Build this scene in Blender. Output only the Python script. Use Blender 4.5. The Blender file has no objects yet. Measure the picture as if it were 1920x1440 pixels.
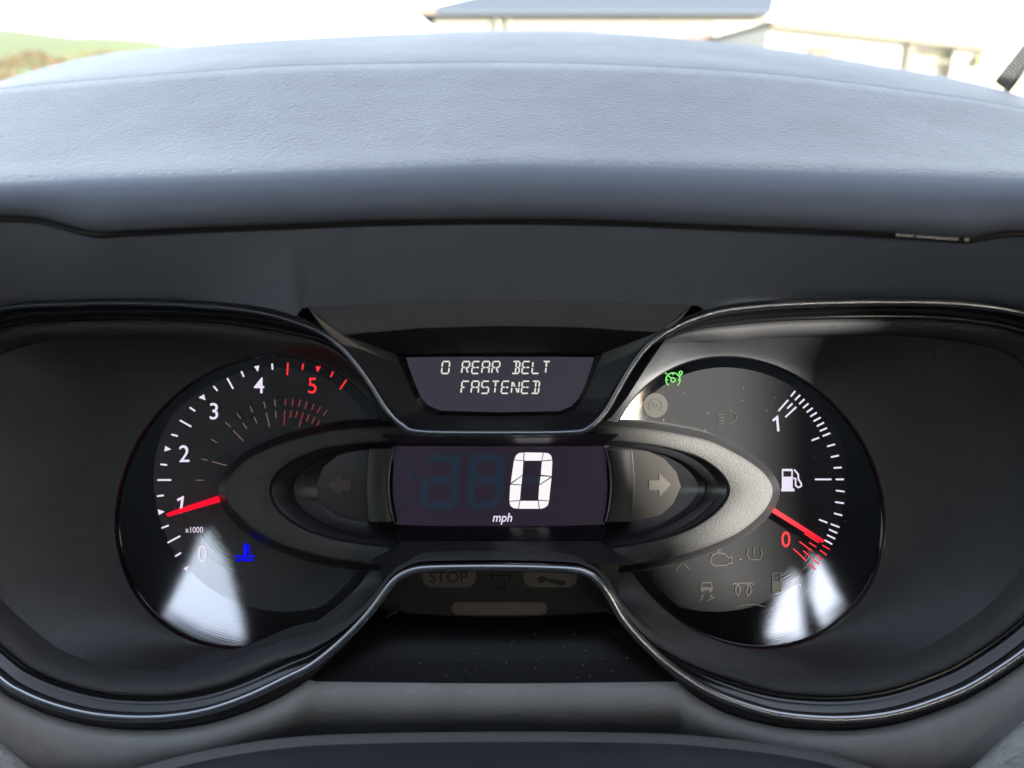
import bpy, bmesh, math, random
import numpy as np
from mathutils import Vector, Matrix, geometry
random.seed(7)
SC = bpy.context.scene
COL = SC.collection
R = math.radians

# ------------------------------------------------------------------ camera, sky, sun, exposure
F_PX, D0, PITCH = 1500.0, 0.32, R(20)          # focal length in photo pixels, distance to the dial plane
CAM = Vector((0, 0, 1.5))
U = Vector((1, 0, 0)); V = Vector((0, math.sin(PITCH), math.cos(PITCH))); W = Vector((0, -math.cos(PITCH), math.sin(PITCH)))
FRAME = Matrix(((U.x, V.x, W.x, 0), (U.y, V.y, W.y, 0), (U.z, V.z, W.z, 0), (0, 0, 0, 1)))
ORIGIN = CAM - W * D0
FRAME.translation = ORIGIN
cd = bpy.data.cameras.new('camera'); cam = bpy.data.objects.new('camera', cd); COL.objects.link(cam)
cd.sensor_width = 36; cd.lens = F_PX / 1920 * 36; cd.clip_start = 0.01; cd.clip_end = 3000
cam.location = CAM; cam.rotation_euler = (R(90) - PITCH, 0, 0)
cd.dof.use_dof = True; cd.dof.focus_distance = 0.315; cd.dof.aperture_fstop = 8.0
SC.camera = cam

SUN_AZ, SUN_EL = R(135), R(15)                 # azimuth clockwise from +Y (the way the van faces)
S_DIR = Vector((math.sin(SUN_AZ) * math.cos(SUN_EL), math.cos(SUN_AZ) * math.cos(SUN_EL), math.sin(SUN_EL)))
world = bpy.data.worlds.new("World"); SC.world = world; world.use_nodes = True
wn = world.node_tree; bg = wn.nodes['Background']
sky = wn.nodes.new('ShaderNodeTexSky'); sky.sky_type = 'NISHITA'; sky.sun_disc = False
sky.sun_elevation = SUN_EL; sky.sun_rotation = SUN_AZ; sky.dust_density = 1.2; sky.air_density = 1.0
hz = wn.nodes.new('ShaderNodeHueSaturation'); hz.inputs['Saturation'].default_value = .54; hz.inputs['Value'].default_value = 1.1   # thin white winter haze
wn.links.new(sky.outputs[0], hz.inputs['Color']); wn.links.new(hz.outputs[0], bg.inputs[0]); bg.inputs[1].default_value = 0.15
sl = bpy.data.lights.new('sun', 'SUN'); sl.energy = 4.3; sl.angle = R(1.7); sl.color = (1, .96, .89)
so = bpy.data.objects.new('sun', sl); COL.objects.link(so)
so.rotation_euler = S_DIR.to_track_quat('Z', 'Y').to_euler(); so.location = (4, -3, 6)
SC.view_settings.view_transform = 'Standard'; SC.view_settings.look = 'None'
EXPOSURE = 3.2
SC.view_settings.exposure = EXPOSURE; SC.view_settings.gamma = 1
GAIN = 2 ** EXPOSURE
SC.cycles.use_denoising = True
SC.cycles.max_bounces = 8; SC.cycles.diffuse_bounces = 4; SC.cycles.transparent_max_bounces = 12
SC.cycles.sample_clamp_indirect = 6.0

# ------------------------------------------------------------------ helpers
def L(px, py, w):
    d = D0 - w
    return Vector(((px - 960) / F_PX * d, (720 - py) / F_PX * d, w))
def LD(px, py, d):                               # by distance along the view axis
    return L(px, py, D0 - d)
def lin(c):
    return tuple(((x / 255) / 12.92 if x / 255 <= .04045 else ((x / 255 + .055) / 1.055) ** 2.4) for x in c)

def tag(o, label=None, cat=None, group=None, kind=None):
    if label: o['label'] = label
    if cat: o['category'] = cat
    if group: o['group'] = group
    if kind: o['kind'] = kind
    return o
def empty(name, mat=None, label=None, cat=None, group=None):
    o = bpy.data.objects.new(name, None); COL.objects.link(o); o.empty_display_size = .05
    if mat is not None: o.matrix_world = mat
    return tag(o, label, cat, group)
def obj(name, verts, faces, mat, parent=None, smooth=False, mats=None, idx=None):
    me = bpy.data.meshes.new(name)
    me.from_pydata([tuple(v) for v in verts], [], [tuple(f) for f in faces]); me.update()
    bm = bmesh.new(); bm.from_mesh(me)
    bmesh.ops.remove_doubles(bm, verts=bm.verts, dist=1e-7)
    bmesh.ops.recalc_face_normals(bm, faces=bm.faces)
    bm.to_mesh(me); bm.free()
    me.materials.append(mat)
    if smooth:
        for p in me.polygons: p.use_smooth = True
    o = bpy.data.objects.new(name, me); COL.objects.link(o)
    if parent is not None: o.parent = parent
    return o
def loft(name, rows, mat, parent, closed=False, smooth=True, flip=False, thick=0):
    n = len(rows[0]); vs = [p for r in rows for p in r]; fs = []
    for i in range(len(rows) - 1):
        for j in range(n if closed else n - 1):
            a, b = i * n + j, i * n + (j + 1) % n
            c, d = (i + 1) * n + (j + 1) % n, (i + 1) * n + j
            fs.append((a, b, c, d))
    me = bpy.data.meshes.new(name)
    me.from_pydata([tuple(v) for v in vs], [], fs); me.update()
    # face the camera side (local +w at the camera, which sits at (0,0,D0))
    me.materials.append(mat)
    s = 0
    for p in me.polygons:
        s += p.normal.dot((Vector((0, 0, D0)) - p.center)) * p.area
    if s < 0: me.flip_normals()
    if smooth:
        for p in me.polygons: p.use_smooth = True
    o = bpy.data.objects.new(name, me); COL.objects.link(o); o.parent = parent
    if thick:
        m = o.modifiers.new('thickness', 'SOLIDIFY'); m.thickness = thick; m.offset = -1
    return o
def tube(name, path, r, mat, parent, closed=False, n=8, sx=1.0):
    rings = []
    N = len(path)
    for i in range(N):
        a = path[(i - 1) % N] if (closed or i > 0) else path[i]
        b = path[(i + 1) % N] if (closed or i < N - 1) else path[i]
        t = (b - a).normalized()
        nrm = t.cross(Vector((0, 0, 1))).normalized(); bn = nrm.cross(t).normalized()
        rr = r[i] if hasattr(r, '__len__') else r
        rings.append([path[i] + nrm * (rr * sx * math.cos(k / n * 2 * math.pi)) + bn * (rr * math.sin(k / n * 2 * math.pi)) for k in range(n)])
    vs = [p for rg in rings for p in rg]; fs = []
    M = N if closed else N - 1
    for i in range(M):
        for k in range(n):
            fs.append((i * n + k, i * n + (k + 1) % n, ((i + 1) % N) * n + (k + 1) % n, ((i + 1) % N) * n + k))
    if not closed:
        fs.append(tuple(range(n))); fs.append(tuple((N - 1) * n + k for k in range(n)))
    return obj(name, vs, fs, mat, parent, smooth=True)
def box(name, c, s, mat, parent=None, rot=None, bevel=0):
    bm = bmesh.new(); bmesh.ops.create_cube(bm, size=1)
    for v in bm.verts:
        v.co = Vector((v.co.x * s[0], v.co.y * s[1], v.co.z * s[2]))
    if bevel: bmesh.ops.bevel(bm, geom=list(bm.edges), offset=bevel, segments=2, affect='EDGES')
    me = bpy.data.meshes.new(name); bm.to_mesh(me); bm.free(); me.materials.append(mat)
    o = bpy.data.objects.new(name, me); COL.objects.link(o); o.location = c
    if rot: o.rotation_euler = rot
    if parent is not None: o.parent = parent
    return o
def plate(name, outer, holes, mp, thick, mat, parent=None):
    """flat plate with holes: outer/holes lists of 2-D points, mp(a,b,t) -> 3-D"""
    loops = [outer] + list(holes)
    tris = geometry.tessellate_polygon([[Vector((a, b, 0)) for a, b in l] for l in loops])
    pts = [p for l in loops for p in l]; n = len(pts)
    vs = [mp(a, b, 0) for a, b in pts] + [mp(a, b, thick) for a, b in pts]
    fs = [tuple(t) for t in tris] + [tuple(i + n for i in reversed(t)) for t in tris]
    k = 0
    for l in loops:
        m = len(l)
        for i in range(m):
            a, b = k + i, k + (i + 1) % m
            fs.append((a, b, b + n, a + n))
        k += m
    return obj(name, vs, fs, mat, parent)
def flat(name, poly, surf, mat, parent, holes=(), eps=0.0003):
    """printed mark: photo-pixel polygon laid on a surface function"""
    loops = [list(poly)] + [list(h) for h in holes]
    tris = geometry.tessellate_polygon([[Vector((a, -b, 0)) for a, b in l] for l in loops])
    pts = [p for l in loops for p in l]
    vs = [surf(a, b) + Vector((0, 0, eps)) for a, b in pts]
    return obj(name, vs, [tuple(t) for t in tris], mat, parent)
def strip(pts, wd):
    """mitred stroke outline of a polyline as list of quads (pixel space)"""
    P = [Vector(p) for p in pts]; n = len(P); lft, rgt = [], []
    for i in range(n):
        d1 = (P[i] - P[i - 1]).normalized() if i > 0 else (P[1] - P[0]).normalized()
        d2 = (P[i + 1] - P[i]).normalized() if i < n - 1 else d1
        t = (d1 + d2)
        t = t.normalized() if t.length > 1e-6 else d1
        nn = Vector((-t.y, t.x)); c = max(.45, abs(nn.dot(Vector((-d1.y, d1.x)))))
        ww = wd[i] if hasattr(wd, '__len__') else wd
        lft.append(P[i] + nn * ww / 2 / c); rgt.append(P[i] - nn * ww / 2 / c)
    return lft, rgt
def strokes(name, lines, wd, surf, mat, parent, eps=0.0003, fills=()):
    vs, fs = [], []
    e = eps
    for ln in lines:
        l, r = strip(ln, wd); b = len(vs)
        for a, c in zip(l, r):
            vs.append(surf(a.x, a.y) + Vector((0, 0, e))); vs.append(surf(c.x, c.y) + Vector((0, 0, e)))
        for i in range(len(l) - 1):
            fs.append((b + 2 * i, b + 2 * i + 1, b + 2 * i + 3, b + 2 * i + 2))
        e += 1.5e-5
    for poly in fills:
        tris = geometry.tessellate_polygon([[Vector((a, -c, 0)) for a, c in poly]]); b = len(vs)
        vs += [surf(a, c) + Vector((0, 0, e)) for a, c in poly]
        fs += [tuple(b + i for i in t) for t in tris]; e += 1.5e-5
    return obj(name, vs, fs, mat, parent)
def text(name, body, cx, cy, h, surf, mat, parent, shear=0, bold=0, sx=1.0, eps=0.0003):
    c = bpy.data.curves.new('tmp', 'FONT'); c.body = body; c.shear = shear; c.offset = bold; c.resolution_u = 4
    o = bpy.data.objects.new('tmp', c); COL.objects.link(o)
    bpy.context.view_layer.update()
    m = o.to_mesh(); P = [v.co.copy() for v in m.vertices]; fs = [tuple(p.vertices) for p in m.polygons]
    o.to_mesh_clear(); bpy.data.objects.remove(o); bpy.data.curves.remove(c)
    x0, x1 = min(p.x for p in P), max(p.x for p in P); y0, y1 = min(p.y for p in P), max(p.y for p in P)
    k = h / (y1 - y0)
    vs = [surf(cx + (p.x - (x0 + x1) / 2) * k * sx, cy - (p.y - (y0 + y1) / 2) * k) + Vector((0, 0, eps)) for p in P]
    return obj(name, vs, fs, mat, parent)
def arc(cx, cy, r, a0, a1, n=20, ry=None):
    ry = ry or r
    return [(cx + r * math.cos(R(a0 + (a1 - a0) * i / n)), cy - ry * math.sin(R(a0 + (a1 - a0) * i / n))) for i in range(n + 1)]
def rrect(x0, y0, x1, y1, r):
    o = []
    for cx, cy, a in ((x1 - r, y0 + r, 90), (x0 + r, y0 + r, 180), (x0 + r, y1 - r, 270), (x1 - r, y1 - r, 360)):
        o += arc(cx, cy, r, a - 90 + 90, a + 90, 6) if False else arc(cx, cy, r, a - 90, a, 6)[::1]
    return [p for q in (arc(x1 - r, y0 + r, r, 0, 90, 6), arc(x0 + r, y0 + r, r, 90, 180, 6), arc(x0 + r, y1 - r, r, 180, 270, 6), arc(x1 - r, y1 - r, r, 270, 360, 6)) for p in q]
def catmull(pts, per=8, closed=True):
    P = [Vector(p) for p in pts]; n = len(P); out = []
    for i in range(n if closed else n - 1):
        if closed: p0, p1, p2, p3 = P[i - 1], P[i], P[(i + 1) % n], P[(i + 2) % n]
        else: p0, p1, p2, p3 = P[max(i - 1, 0)], P[i], P[i + 1], P[min(i + 2, n - 1)]
        for k in range(per):
            t = k / per
            out.append(.5 * ((2 * p1) + (p2 - p0) * t + (2 * p0 - 5 * p1 + 4 * p2 - p3) * t * t + (3 * p1 - p0 - 3 * p2 + p3) * t ** 3))
    if not closed: out.append(P[-1])
    return out
def resample(pts, N, closed=True):
    P = [np.array(p) for p in pts]
    if closed: P = P + [P[0]]
    P = np.array(P); s = np.concatenate([[0], np.cumsum(np.linalg.norm(np.diff(P, axis=0), axis=1))])
    q = np.linspace(0, s[-1], N + 1)[:-1] if closed else np.linspace(0, s[-1], N)
    return [Vector([np.interp(x, s, P[:, k]) for k in range(P.shape[1])]) for x in q]
def sstep(a, b, x):
    t = min(1, max(0, (x - a) / (b - a))); return t * t * (3 - 2 * t)
def f1(tab):
    xs = [t[0] for t in tab]; ys = [t[1] for t in tab]
    c = catmull([(x, y) for x, y in tab], 8, False)
    X = [p.x for p in c]; Y = [p.y for p in c]
    return lambda x: float(np.interp(x, X, Y))

# ------------------------------------------------------------------ materials
def mottle(m, scale, lo, hi, stretch=(1, 1, 1)):
    t = m.node_tree; b = t.nodes['Principled BSDF']; c = tuple(b.inputs['Base Color'].default_value)[:3]
    tc = t.nodes.new('ShaderNodeTexCoord'); mp = t.nodes.new('ShaderNodeMapping'); mp.inputs['Scale'].default_value = stretch
    no = t.nodes.new('ShaderNodeTexNoise'); no.inputs['Scale'].default_value = scale; no.inputs['Detail'].default_value = 7; no.inputs['Roughness'].default_value = .65
    mr = t.nodes.new('ShaderNodeMapRange'); mr.inputs[1].default_value = .3; mr.inputs[2].default_value = .7; mr.inputs[3].default_value = lo; mr.inputs[4].default_value = hi
    vm = t.nodes.new('ShaderNodeVectorMath'); vm.operation = 'SCALE'; vm.inputs[0].default_value = c
    t.links.new(tc.outputs['Object'], mp.inputs[0]); t.links.new(mp.outputs[0], no.inputs['Vector']); t.links.new(no.outputs['Fac'], mr.inputs[0]); t.links.new(mr.outputs[0], vm.inputs['Scale']); t.links.new(vm.outputs[0], b.inputs['Base Color'])
def mat(name, base, rough=.5, metal=0, spec=.5, emit=None, estr=0, bump=None, coat=0, aniso=None, var=0, coat_rough=.1):
    m = bpy.data.materials.new(name); m.use_nodes = True
    t = m.node_tree; b = t.nodes['Principled BSDF']
    b.inputs['Base Color'].default_value = (*base, 1); b.inputs['Roughness'].default_value = rough
    b.inputs['Metallic'].default_value = metal; b.inputs['Specular IOR Level'].default_value = spec
    if coat: b.inputs['Coat Weight'].default_value = coat; b.inputs['Coat Roughness'].default_value = coat_rough
    if emit: b.inputs['Emission Color'].default_value = (*emit, 1); b.inputs['Emission Strength'].default_value = estr
    tc = None
    if bump or var:
        tc = t.nodes.new('ShaderNodeTexCoord')
    if bump:
        scale, strength, dist, kind = bump
        if kind == 'grain':
            vo = t.nodes.new('ShaderNodeTexVoronoi'); vo.feature = 'SMOOTH_F1'; vo.inputs['Scale'].default_value = scale
            no = t.nodes.new('ShaderNodeTexNoise'); no.inputs['Scale'].default_value = scale * .6; no.inputs['Detail'].default_value = 4
            mx = t.nodes.new('ShaderNodeMath'); mx.operation = 'ADD'
            t.links.new(tc.outputs['Object'], vo.inputs['Vector']); t.links.new(tc.outputs['Object'], no.inputs['Vector'])
            t.links.new(vo.outputs['Distance'], mx.inputs[0]); t.links.new(no.outputs['Fac'], mx.inputs[1]); h = mx.outputs[0]
        elif kind == 'weave':
            wv = t.nodes.new('ShaderNodeTexWave'); wv.inputs['Scale'].default_value = scale; wv.bands_direction = 'DIAGONAL'
            t.links.new(tc.outputs['Object'], wv.inputs['Vector']); h = wv.outputs['Fac']
        else:
            no = t.nodes.new('ShaderNodeTexNoise'); no.inputs['Scale'].default_value = scale; no.inputs['Detail'].default_value = 3
            t.links.new(tc.outputs['Object'], no.inputs['Vector']); h = no.outputs['Fac']
        bp = t.nodes.new('ShaderNodeBump'); bp.inputs['Strength'].default_value = strength; bp.inputs['Distance'].default_value = dist
        t.links.new(h, bp.inputs['Height']); t.links.new(bp.outputs[0], b.inputs['Normal'])
    if var:
        no = t.nodes.new('ShaderNodeTexNoise'); no.inputs['Scale'].default_value = 9; no.inputs['Detail'].default_value = 6
        t.links.new(tc.outputs['Object'], no.inputs['Vector'])
        mr = t.nodes.new('ShaderNodeMapRange'); mr.inputs[3].default_value = rough - var; mr.inputs[4].default_value = rough + var
        t.links.new(no.outputs['Fac'], mr.inputs[0]); t.links.new(mr.outputs[0], b.inputs['Roughness'])
    return m
def lit(name, c, k=1.0):
    return mat(name, (.01, .01, .01), .6, spec=.1, emit=lin(c), estr=k / GAIN)

M = {}
M['hood'] = mat('hood_vinyl', (.066, .068, .074), .48, spec=.44, bump=(700, .55, .0006, 'grain'), var=.07)
mottle(M['hood'], 55, .78, 1.25, (1, 1, .6))
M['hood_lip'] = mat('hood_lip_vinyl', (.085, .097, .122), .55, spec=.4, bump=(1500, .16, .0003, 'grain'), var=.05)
M['hood_face'] = mat('hood_face_blue_haze', (.14, .166, .21), .46, bump=(1600, .18, .0003, 'grain'), var=.08)  # blue tint in the colour stands in for stray-light haze
M['fascia'] = mat('fascia_plastic', (.17, .166, .163), .52, bump=(1800, .3, .0003, 'grain'), var=.05)
M['pad'] = mat('textured_pad', (.26, .26, .25), .55, bump=(420, .9, .0012, 'grain'))
M['shroud'] = mat('shroud_plastic', (.026, .028, .033), .5, bump=(1800, .1, .0003, 'grain'), var=.08)
M['shroud_band'] = mat('shroud_band_plastic', (.17, .17, .172), .55, bump=(900, .8, .0006, 'weave'))
M['recess'] = mat('recess_plastic', (.021, .0215, .023), .5, bump=(2600, .35, .0002, 'grain'), var=.05)
M['lip'] = mat('lip_plastic', (.042, .042, .044), .66, spec=.25, bump=(2200, .4, .0003, 'grain'))
M['apron'] = mat('apron_black', (.004, .004, .004), .35, spec=.12)
M['gloss'] = mat('black_gloss', (.006, .006, .007), .16, spec=.5)
M['satin'] = mat('black_satin', (.012, .012, .014), .38)
M['chrome'] = mat('dark_chrome', (.33, .34, .36), .27, metal=1)
M['pillar_edge'] = mat('pillar_edge_trim', (.09, .09, .09), .35, metal=1)
M['ring'] = mat('ring_plastic', (.044, .0435, .042), .7, spec=.25, bump=(3000, .8, .0003, 'grain'))
M['ring_wall'] = mat('ring_wall_black', (.006, .006, .007), .45)
M['pillar'] = mat('pillar_plastic', (.022, .0225, .022), .55, spec=.3, bump=(3000, .1, .0002, 'grain'))
M['pane'] = mat('arrow_window_smoked', (.022, .02, .018), .25)
M['shelf'] = mat('shelf_plastic', (.13, .128, .145), .5, bump=(2200, .3, .0003, 'grain'))
M['warn'] = mat('warning_panel_smoked', (.017, .015, .013), .3)
M['pill'] = mat('unlit_amber_print', (.095, .078, .062), .4)
M['unlit'] = mat('unlit_symbol_print', (.024, .0228, .020), .5, spec=.06)
M['arrow_grey'] = mat('unlit_arrow_grey_print', (.042, .039, .034), .5, spec=.2)
M['arrow_dim'] = mat('unlit_arrow_print', (.07, .05, .042), .5)
M['unlit_faint'] = mat('faint_symbol_print', (.0195, .019, .0175), .5, spec=.06)
M['white'] = lit('backlit_white', (236, 226, 246))
M['white_hot'] = lit('lcd_white', (246, 242, 246), 1.05)
M['lcd_text'] = lit('lcd_text', (232, 236, 226))
M['red'] = lit('backlit_red', (255, 52, 62))
M['dim'] = lit('dim_print', (112, 92, 84))
M['dim_red'] = lit('dim_red_print', (128, 44, 52))
M['needle'] = lit('needle_red', (255, 0, 40), 1.15)
M['blue'] = lit('tell_tale_blue', (0, 0, 255), 1.0)
M['green'] = lit('tell_tale_green', (84, 226, 62))
M['screen'] = mat('speed_lcd', (.01, .008, .012), .3, emit=lin((48, 37, 54)), estr=.58 / GAIN)
M['ghost'] = mat('lcd_ghost', (.008, .01, .014), .3, emit=lin((26, 43, 60)), estr=.78 / GAIN)
M['info'] = mat('info_lcd', (.012, .011, .014), .3, emit=lin((58, 54, 66)), estr=.85 / GAIN)
M['leak'] = mat('pale_light_leak', (.55, .5, .45), .5)
M['black'] = mat('rubber_black', (.006, .006, .007), .6)
M['dust'] = mat('dust', (.6, .58, .52), .9)
M['symbol_dark'] = mat('symbol_dark', (.012, .011, .01), .5)

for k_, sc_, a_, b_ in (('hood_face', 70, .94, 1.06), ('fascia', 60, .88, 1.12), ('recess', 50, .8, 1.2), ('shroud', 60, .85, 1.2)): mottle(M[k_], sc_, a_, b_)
def dial_material(name, base, metal, rough, cx, cy):
    m = mat(name, base, rough, metal=metal)
    t = m.node_tree; b = t.nodes['Principled BSDF']
    tc = t.nodes.new('ShaderNodeTexCoord'); mp = t.nodes.new('ShaderNodeVectorMath'); mp.operation = 'SUBTRACT'
    mp.inputs[1].default_value = (cx, cy, 0)
    t.links.new(tc.outputs['Object'], mp.inputs[0])
    ln = t.nodes.new('ShaderNodeVectorMath'); ln.operation = 'LENGTH'; t.links.new(mp.outputs[0], ln.inputs[0])
    no = t.nodes.new('ShaderNodeTexNoise'); no.noise_dimensions = '1D'; no.inputs['Scale'].default_value = 2600; no.inputs['Detail'].default_value = 3
    t.links.new(ln.outputs['Value'], no.inputs['W'])
    n2 = t.nodes.new('ShaderNodeTexNoise'); n2.inputs['Scale'].default_value = 300; n2.inputs['Detail'].default_value = 5
    t.links.new(tc.outputs['Object'], n2.inputs['Vector'])
    mr = t.nodes.new('ShaderNodeMapRange'); mr.inputs[1].default_value = .3; mr.inputs[2].default_value = .7
    mr.inputs[3].default_value = rough * .9; mr.inputs[4].default_value = rough * 1.12
    t.links.new(n2.outputs['Fac'], mr.inputs[0]); t.links.new(mr.outputs[0], b.inputs['Roughness'])
    bp = t.nodes.new('ShaderNodeBump'); bp.inputs['Strength'].default_value = .033; bp.inputs['Distance'].default_value = .00008
    t.links.new(no.outputs['Fac'], bp.inputs['Height']); t.links.new(bp.outputs[0], b.inputs['Normal'])
    return m

# ================================================================== VAN CAB SHELL (behind and round the driver)
MC_HEAD = mat('headliner_grey', (.16, .165, .175), .9)
MC_DARK = mat('cab_trim_dark', (.022, .024, .03), .8)
def glass_mat(name, k):
    m = bpy.data.materials.new(name); m.use_nodes = True; t = m.node_tree
    for n in list(t.nodes): t.nodes.remove(n)
    out = t.nodes.new('ShaderNodeOutputMaterial'); mx = t.nodes.new('ShaderNodeMixShader')
    tr = t.nodes.new('ShaderNodeBsdfTransparent'); gl = t.nodes.new('ShaderNodeBsdfGlossy'); lw = t.nodes.new('ShaderNodeLayerWeight')
    pw = t.nodes.new('ShaderNodeMath'); pw.operation = 'POWER'; pw.inputs[1].default_value = 5; fr = t.nodes.new('ShaderNodeMath'); fr.operation = 'MULTIPLY_ADD'; fr.inputs[1].default_value = .9; fr.inputs[2].default_value = .05; fr.use_clamp = True
    lw.inputs['Blend'].default_value = .5; t.links.new(lw.outputs['Facing'], pw.inputs[0]); t.links.new(pw.outputs[0], fr.inputs[0])
    tr.inputs[0].default_value = (k, k, k * .99, 1); gl.inputs['Roughness'].default_value = .02; 
    t.links.new(fr.outputs[0], mx.inputs[0]); t.links.new(tr.outputs[0], mx.inputs[1]); t.links.new(gl.outputs[0], mx.inputs[2])
    t.links.new(mx.outputs[0], out.inputs[0]); return m
MC_GLASS = glass_mat('window_glass', .93)
XL, XR, YB, YF = -1.25, .60, -1.0, 1.12
ZT, ZB = 1.97, .6
YW, ZW = -.12, 1.95                                # top edge of the windscreen
cab = empty('van_cab', Matrix.Translation((-.3, 0, .6)), 'dark van cab shell with windscreen, doors and roof around the dashboard', 'van cab')
cab_inv = Vector((-.3, 0, .6))
def side(x, s):
    return lambda a, b, t: Vector((x + s * t, a, b)) - cab_inv
side_outline = [(YB, ZB), (YF, ZB), (YF, 1.2), (YW, ZT), (YB, ZT)]

# unseen door opening, shaped so the sunbeam through it lands on the right dial
LIT = [(1110, 618, .036), (1590, 618, .03), (1500, 690, .01), (1478, 830, .002), (1466, 1150, -.002), (1190, 1150, .006), (1120, 830, .03)]
def to_world(p): return FRAME @ p
beam = []
for px, py, w in LIT:
    p = to_world(L(px, py, w)); t = (XR - p.x) / S_DIR.x; q = p + S_DIR * t
    beam.append((q.y, q.z))
print('BEAM', [(round(a, 3), round(b, 3)) for a, b in beam])
win_main = [(-.92, 1.34), (-.74, 1.34), (-.74, 1.58), (-.91, 1.58)]
plate('door', side_outline, [beam, win_main], side(XR, 1), .04, MC_DARK, cab)
plate('door', side_outline, [[(-.82, 1.36), (.42, 1.36), (.42, 1.56), (.12, 1.84), (-.78, 1.84)]], side(XL, -1), .04, MC_DARK, cab)
# unseen bulkhead; openings added and shaped to reflect as bright wedges in the dials
rear = [[(-.395, 1.675), (-.33, 1.835), (-.41, 1.868), (-.50, 1.885), (-.445, 1.745)],
        [(.35, 1.752), (.352, 1.882), (.428, 1.879), (.39, 1.8)],
        [(.315, 1.722), (.276, 1.808), (.315, 1.862), (.332, 1.80)]]
REAR_HOLES = [[(x, z) for x, z in h] for h in rear]
plate('unseen_bulkhead', [(XL, ZB), (XR, ZB), (XR, ZT), (XL, ZT)], REAR_HOLES, lambda a, b, t: Vector((a, YB - t, b)) - cab_inv, .01, MC_DARK, cab)
plate('roof', [(XL, YB), (XR, YB), (XR, YW), (XL, YW)], [], lambda a, b, t: Vector((a, b, ZT + t)) - cab_inv, .03, MC_HEAD, cab)
plate('floor', [(XL, YB), (XR, YB), (XR, YF), (XL, YF)], [], lambda a, b, t: Vector((a, b, ZB - t)) - cab_inv, .03, MC_DARK, cab)
plate('firewall', [(XL, ZB), (XR, ZB), (XR, 1.2), (XL, 1.2)], [], lambda a, b, t: Vector((a, YF + t, b)) - cab_inv, .03, MC_DARK, cab)
for s, x in ((1, XR - .05), (-1, XL + .05)):
    tube('windscreen_pillar', [Vector((x, YW, ZT)) - cab_inv, Vector((x, YF, 1.2)) - cab_inv], .045, MC_DARK, cab, n=8)
obj('windscreen', [Vector(p) - cab_inv for p in ((XL, YW, ZT), (XR, YW, ZT), (XR, YF, 1.2), (XL, YF, 1.2))], [(0, 1, 2, 3)], MC_GLASS, cab)

# ================================================================== OUTSIDE
GR = mat('concrete_yard', (.33, .33, .33), .9, bump=(3, .3, .02, 'noise'))
g = obj('ground', [(-900, -900, 0), (900, -900, 0), (900, 900, 0), (-900, 900, 0)], [(0, 1, 2, 3)], GR); tag(g, kind='structure')
MW1 = mat('cream_render', (.13, .127, .103), .85, bump=(6, .2, .02, 'noise'))
MW2 = mat('pale_render', (.3, .29, .24), .85, bump=(6, .2, .02, 'noise'))
MGREY = mat('grey_door_paint', (.30, .31, .28), .7)
MROOF = mat('blue_grey_sheeting', (.045, .055, .07), .8, spec=.15)
MTR = mat('brown_trim', (.10, .085, .055), .7)
MRED = mat('red_paint', (.09, .035, .03), .6)
MOR = mat('orange_paint', (.085, .03, .007), .6)
MYEL = mat('yellow_paint', (.12, .10, .012), .6)
def at(px, py, Y):                                # photo pixel at world distance Y
    d = U * (px - 960) / F_PX + V * (720 - py) / F_PX - W
    return CAM + d * (Y / d.y)
# long building with hipped sheet roof
b1 = empty('warehouse', Matrix.Translation((3, 30, 0)), 'cream walled warehouse with a hipped blue grey sheet roof', 'building')
def inb(o, p): return Vector(p) - o.location
x0, x1, ze = at(800, 30, 30).x, at(1441, 20, 30).x, at(960, 29, 30).z
o1 = b1.location
def cube_mesh(name, lo, hi, m, parent):
    o0 = parent.location if parent else Vector((0, 0, 0))
    c = (Vector(lo) + Vector(hi)) / 2 - o0; s = Vector(hi) - Vector(lo)
    return box(name, c, s, m, parent)
cube_mesh('wall', (x0 + .25, 30, 0), (x1, 42, ze), MW1, b1)
rv = [(x0 - .3, 29.5, ze), (x1, 29.5, ze), (x1, 42.5, ze), (x0 - .3, 42.5, ze), (x0 + 6.5, 36, ze + 2.2), (x1 * 1.24, 36, ze + 2.2)]
rv2 = [(a, b, c + .12) for a, b, c in rv]
rf = obj('roof', [Vector(p) - o1 for p in rv2 + rv[:4]], [(0, 1, 5, 4), (1, 2, 5), (2, 3, 4, 5), (3, 0, 4), (0, 6, 7, 1), (1, 7, 8, 2), (2, 8, 9, 3), (3, 9, 6, 0), (6, 9, 8, 7)], MROOF, b1)
cube_mesh('roller_door', (at(1342, 20, 29.9).x, 29.9, 0), (x1 - .08, 29.99, ze - .25), MGREY, b1)
for px in (930, 952):
    cube_mesh('downpipe', (at(px, 40, 29.85).x, 29.82, 0), (at(px, 40, 29.85).x + .08, 29.9, ze - .1), MW1, b1)
cube_mesh('window', (at(985, 53, 29.9).x, 29.93, at(985, 75, 29.9).z), (at(1120, 53, 29.9).x, 29.99, at(985, 52, 29.9).z), mat('dark_glass', (.05, .06, .07), .1), b1)
cube_mesh('sign_panel', (at(1290, 68, 29.9).x, 29.8, at(1290, 92, 29.9).z), (at(1384, 68, 29.9).x, 29.88, at(1290, 67, 29.9).z), MRED, b1)
cube_mesh('gutter_end', (at(783, 20, 29.4).x, 29.3, ze - .02), (at(815, 20, 29.4).x, 29.49, ze + .22), MTR, b1)
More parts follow.
